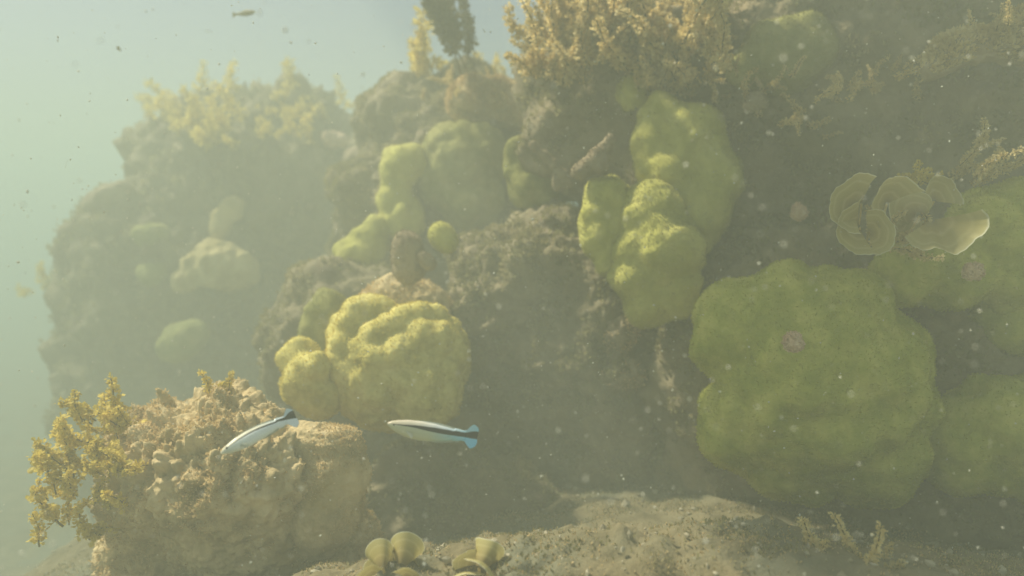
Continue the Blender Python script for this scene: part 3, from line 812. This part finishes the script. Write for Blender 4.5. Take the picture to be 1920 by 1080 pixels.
# ------------------------------------------------------------------ fish
def fish_material(kind):
    m = bpy.data.materials.new('striped_skin_' + kind)
    m.use_nodes = True
    nt = m.node_tree
    N, L = nt.nodes, nt.links
    b = N['Principled BSDF']
    b.inputs['Roughness'].default_value = 0.38
    uv = N.new('ShaderNodeUVMap')
    sx = N.new('ShaderNodeSeparateXYZ')
    L.new(uv.outputs[0], sx.inputs[0])

    def ramp(src, stops):
        cr = N.new('ShaderNodeValToRGB')
        el = cr.color_ramp.elements
        while len(el) < len(stops):
            el.new(0.5)
        for e, (p, c) in zip(el, stops):
            e.position = p
            e.color = (*c, 1)
        L.new(src, cr.inputs[0])
        return cr.outputs[0]

    def math_(op, a, b_=None, c=None):
        n = N.new('ShaderNodeMath')
        n.operation = op
        for i, v in enumerate((a, b_, c)):
            if v is None:
                continue
            if isinstance(v, (int, float)):
                n.inputs[i].default_value = v
            else:
                L.new(v, n.inputs[i])
        return n.outputs[0]

    def mix(f, a, b_):
        n = N.new('ShaderNodeMix')
        n.data_type = 'RGBA'
        L.new(f, n.inputs['Factor'])
        L.new(a, n.inputs['A'])
        if isinstance(b_, tuple):
            n.inputs['B'].default_value = (*b_, 1)
        else:
            L.new(b_, n.inputs['B'])
        return n.outputs['Result']

    u, v = sx.outputs[0], sx.outputs[1]
    if kind == 'cream':
        belly = ramp(u, [(0.0, (0.6, 0.56, 0.38)), (0.45, (0.55, 0.57, 0.42)), (0.7, (0.36, 0.6, 0.68)), (0.85, (0.25, 0.6, 0.85)), (1, (0.2, 0.58, 0.9))])
        back = ramp(u, [(0.0, (0.6, 0.5, 0.35)), (0.35, (0.72, 0.66, 0.55)), (0.6, (0.7, 0.75, 0.78)), (0.85, (0.45, 0.68, 0.8)), (1, (0.3, 0.6, 0.78))])
    else:
        belly = ramp(u, [(0.0, (0.65, 0.66, 0.55)), (0.3, (0.9, 0.93, 0.92)), (0.7, (0.88, 0.93, 0.98)), (1, (0.82, 0.9, 1.0))])  # white belly with its bright sheen put into the colour
        back = ramp(u, [(0.0, (0.6, 0.55, 0.38)), (0.5, (0.65, 0.63, 0.5)), (0.85, (0.6, 0.72, 0.8)), (1, (0.6, 0.75, 0.85))])
    # v: 0 belly, 1 back.  stripe centre and half width vary with u
    if kind == 'cream':
        cen = ramp(u, [(0.0, (.62,) * 3), (0.3, (.69,) * 3), (0.7, (.63,) * 3), (1.0, (.56,) * 3)])
        wid = ramp(u, [(0.0, (.02,) * 3), (0.25, (.06,) * 3), (0.7, (.19,) * 3), (0.86, (.22,) * 3), (1.0, (.15,) * 3)])
    else:
        cen = ramp(u, [(0.0, (.72,) * 3), (0.4, (.8,) * 3), (0.75, (.74,) * 3), (1.0, (.6,) * 3)])
        wid = ramp(u, [(0.0, (.02,) * 3), (0.4, (.05,) * 3), (0.75, (.1,) * 3), (0.9, (.2,) * 3), (1.0, (.2,) * 3)])
    dv = math_('SUBTRACT', v, cen)
    c = mix(math_('GREATER_THAN', dv, 0.0), belly, back)
    mr = N.new('ShaderNodeMapRange')
    L.new(math_('SUBTRACT', wid, math_('ABSOLUTE', dv)), mr.inputs[0])
    mr.inputs[1].default_value = -0.015
    mr.inputs[2].default_value = 0.02
    c = mix(mr.outputs[0], c, (0.012, 0.014, 0.018))
    L.new(c, b.inputs['Base Color'])
    return m


BLACK = mat('dark_fin', [(0.3, (0.02, 0.022, 0.028)), (0.7, (0.03, 0.033, 0.04))], 50, 2, 0, rough=0.5)
FINC = mat('clear_fin', [(0.3, (0.5, 0.55, 0.5)), (0.7, (0.6, 0.62, 0.55))], 50, 2, 0, rough=0.5, transl=0.5)
EYE = mat('fish_eye', [(0.3, (0.01, 0.01, 0.012)), (0.7, (0.02, 0.02, 0.02))], 50, 2, 0, rough=0.15, spec=0.5)


def fish(name, head, tail, roll, kind, label, bend=0.0, sag=0.0, deep=0.82):
    """slender fish along +X from snout (x=0) to tail end (x=1), scaled to the head-tail distance"""
    head, tail = Vector(head), Vector(tail)
    Lg = (tail - head).length
    m = fish_material(kind)
    nu, nv = 70, 36
    u = np.linspace(0, 1, nu)
    us = [0, .015, .05, .12, .22, .35, .5, .65, .75, .82, .86]
    hh = np.interp(u * 0.86, us, [.004, .024, .050, .082, .112, .124, .116, .090, .066, .056, .058])
    hh = hh * np.where(u < 0.85, deep, 1)
    ww = np.interp(u * 0.86, us, [.004, .018, .034, .050, .062, .066, .058, .040, .026, .018, .010])
    ce = np.interp(u * 0.86, us, [.006, .006, .005, .0, -.004, -.006, -.004, 0, .003, .003, .003])
    th = np.linspace(0, 2 * math.pi, nv, endpoint=False)

    def spine(x):
        return bend * np.sin((x - 0.15) * 2.6), sag * (x - 0.4) ** 2
    x = (u * 0.86)[:, None] + 0 * th[None]
    by, bz = spine(x)
    Yv = ww[:, None] * np.sin(th)[None] + by
    Zv = ce[:, None] + hh[:, None] * np.cos(th)[None] + bz
    V = np.stack([x, Yv, Zv], -1).reshape(-1, 3) * Lg
    uv = np.stack([x, 0.5 + 0.5 * np.cos(th)[None] + 0 * x], -1).reshape(-1, 2)
    Q = [(i * nv + j, i * nv + (j + 1) % nv, (i + 1) * nv + (j + 1) % nv, (i + 1) * nv + j) for i in range(nu - 1) for j in range(nv)]
    Q.append(tuple(range(nv)))
    Q.append(tuple(reversed(range((nu - 1) * nv, nu * nv))))
    t = root(name, head, label, 'fish', 'striped cleaner fish')
    link('body', make_mesh('body', V, Q, uv=uv, mats=[m]), parent=t)

    def sheet(nm, gx, gz, gt, mm, uvf=None):
        """thin two sided fin: grids of x and z, half thickness gt"""
        na, nb = gx.shape
        by_, bz_ = spine(gx)
        front = np.stack([gx, by_ - gt, gz + bz_], -1).reshape(-1, 3)
        back_ = np.stack([gx, by_ + gt, gz + bz_], -1).reshape(-1, 3)
        VV = np.concatenate([front, back_]) * Lg
        q = [(i * nb + j, i * nb + j + 1, (i + 1) * nb + j + 1, (i + 1) * nb + j) for i in range(na - 1) for j in range(nb - 1)]
        n0 = na * nb
        q2 = [tuple(n0 + k_ for k_ in reversed(f)) for f in q]
        uvs = uvf(gx, gz) if uvf else None
        return link(nm, make_mesh(nm, VV, q + q2, uv=None if uvs is None else np.concatenate([uvs, uvs]), mats=[mm]), parent=t)
    # tail fin, flaring, with rounded lobes
    A, B = np.meshgrid(np.linspace(0, 1, 18), np.linspace(-1, 1, 31), indexing='ij')
    half = 0.054 + 0.075 * np.sin(A * math.pi / 2) ** 1.5
    gx_ = 0.845 + A * (0.155 * (1 - 0.42 * np.abs(B) ** 5) - 0.014 * (1 - np.abs(B)))
    gz_ = B * half + 0.003
    sheet('tail_fin', gx_, gz_, 0.004 * (1 - A) + 0.0012, m, lambda X_, Z_: np.stack([X_, 0.5 + 0.5 * B], -1).reshape(-1, 2))
    # dark lower edge of the tail
    A2, B2 = np.meshgrid(np.linspace(0, 1, 12), np.linspace(0, 1, 3), indexing='ij')
    sheet('tail_edge', 0.85 + 0.095 * A2, -(0.052 + 0.075 * np.sin(A2 * math.pi / 2 * 0.8) ** 1.5) - 0.012 * B2 * A2 + 0.003, 0.0014 + 0 * A2, BLACK)
    A3, B3 = np.meshgrid(np.linspace(0, 1, 24), np.linspace(0, 1, 3), indexing='ij')
    xs = 0.28 + 0.5 * A3
    sheet('dorsal_fin', xs + 0.03 * B3, np.interp(xs, u * .86, ce + hh) - 0.004 + 0.018 * B3 * np.sin(math.pi * np.clip(A3, .04, .98)) ** .4, 0.0014 + 0 * A3, FINC)
    xs = 0.48 + 0.3 * A3
    sheet('anal_fin', xs + 0.03 * B3, np.interp(xs, u * .86, ce - hh) + 0.004 - 0.018 * B3 * np.sin(math.pi * np.clip(A3, .04, .98)) ** .4, 0.0014 + 0 * A3, FINC)
    for s in (-1, 1):
        e = link('eye', make_mesh('eye', ico(3)[0] * 0.014 * Lg, ico(3)[1], mats=[EYE]), parent=t)
        e.location = Vector((0.075, s * 0.033, 0.016)) * Lg
        a4, b4 = np.meshgrid(np.linspace(0, 1, 8), np.linspace(-1, 1, 7), indexing='ij')
        fx = 0.21 + 0.075 * a4 * (1 - .15 * b4 ** 2)
        fz = -0.03 - 0.035 * a4 + b4 * (0.008 + 0.022 * a4)
        fy = s * (0.06 + 0.03 * a4)
        VV = np.stack([fx, fy + 0 * fx, fz], -1).reshape(-1, 3) * Lg
        q = [(i * 7 + j, i * 7 + j + 1, (i + 1) * 7 + j + 1, (i + 1) * 7 + j) for i in range(7) for j in range(6)]
        link('pectoral_fin', make_mesh('pectoral_fin', VV, q, mats=[FINC]), parent=t)
    # orientation: X along the fish, Z up as far as it can
    X_ = (tail - head).normalized()
    Y_ = Vector((0, 0, 1)).cross(X_).normalized()
    Z_ = X_.cross(Y_)
    R = Matrix((X_, Y_, Z_)).transposed().to_4x4() @ Matrix.Rotation(roll, 4, 'X')
    t.rotation_euler = R.to_euler()
    return t


fish('cleaner_fish', P(725, 797, 0.79), P(897, 824, 0.81), rd(-14), 'cream', 'cream fish with black stripe and blue tail, level under the coral dome', bend=0.02, sag=0.06)
fish('cleaner_fish', P(413, 849, 0.74), P(553, 776, 0.80), rd(-26), 'white', 'white fish with dark stripe, head down over the tan boulder', bend=-0.02, sag=-0.10, deep=0.72)


def far_fish(head, tail, label, h):
    head, tail = Vector(head), Vector(tail)
    Lg = (tail - head).length
    u = np.linspace(0, 1, 20)
    hh = h * np.interp(u, [0, .15, .4, .8, .86, 1], [.05, .7, 1, .3, .35, 1.0])
    ww = h * np.interp(u, [0, .15, .4, .8, .86, 1], [.05, .5, .6, .15, .06, .02])
    th = np.linspace(0, 2 * math.pi, 12, endpoint=False)
    V = np.stack([u[:, None] + 0 * th[None], ww[:, None] * np.sin(th), hh[:, None] * np.cos(th)], -1).reshape(-1, 3) * Lg
    Q = np.array([(i * 12 + j, i * 12 + (j + 1) % 12, (i + 1) * 12 + (j + 1) % 12, (i + 1) * 12 + j) for i in range(19) for j in range(12)])
    o = link('small_fish', make_mesh('small_fish', V, Q, mats=[WEEDD]), head, rot=(tail - head).to_track_quat('X', 'Z').to_euler())
    tag(o, label, 'fish', 'far small fish')


far_fish(P(480, 22, 1.9), P(436, 28, 1.95), 'small dark slender fish at the top, in open water', 0.09)
far_fish(P(219, 88, 1.7), P(227, 95, 1.72), 'tiny dark fish alone in the open water at upper left', 0.25)

# ------------------------------------------------------------------ rubble on the silt and drifting specks
r = np.random.default_rng(21)
D12, T12 = ico(1)


def scatter(n, pos, size, seed, mname, m, obj_name):
    r = np.random.default_rng(seed)
    sc_ = size[:, None, None] * r.uniform(0.5, 1.3, (n, 1, 3))
    V = pos[:, None, :] + D12[None] * sc_ * (1 + 0.25 * r.normal(size=(n, 12, 1)))
    T = (np.arange(n)[:, None, None] * 12 + T12[None]).reshape(-1, 3)
    o = link(obj_name, make_mesh(mname, V.reshape(-1, 3), T, smooth=False, mats=[m]))
    o['kind'] = 'stuff'
    return o


n = 3500
x = r.uniform(-1.2, 1.3, n)
y = r.uniform(0.6, 2.0, n)
z = floor_h(x, y) + 0.002
scatter(n, np.stack([x, y, z], 1), 0.0015 + 0.005 * r.random(n) ** 4, 22, 'coral_rubble', RUBBLE, 'coral_rubble')

n = 9500
dd = r.uniform(0.42, 1.5, n)
x = dd * r.uniform(-0.85, 0.85, n)
z = CAM_Z + dd * (SP + r.uniform(-0.5, 0.5, n))
scatter(n, np.stack([x, dd, z], 1), 0.00022 + 0.0011 * r.random(n) ** 5, 23, 'drifting_specks', SNOW, 'drifting_silt')
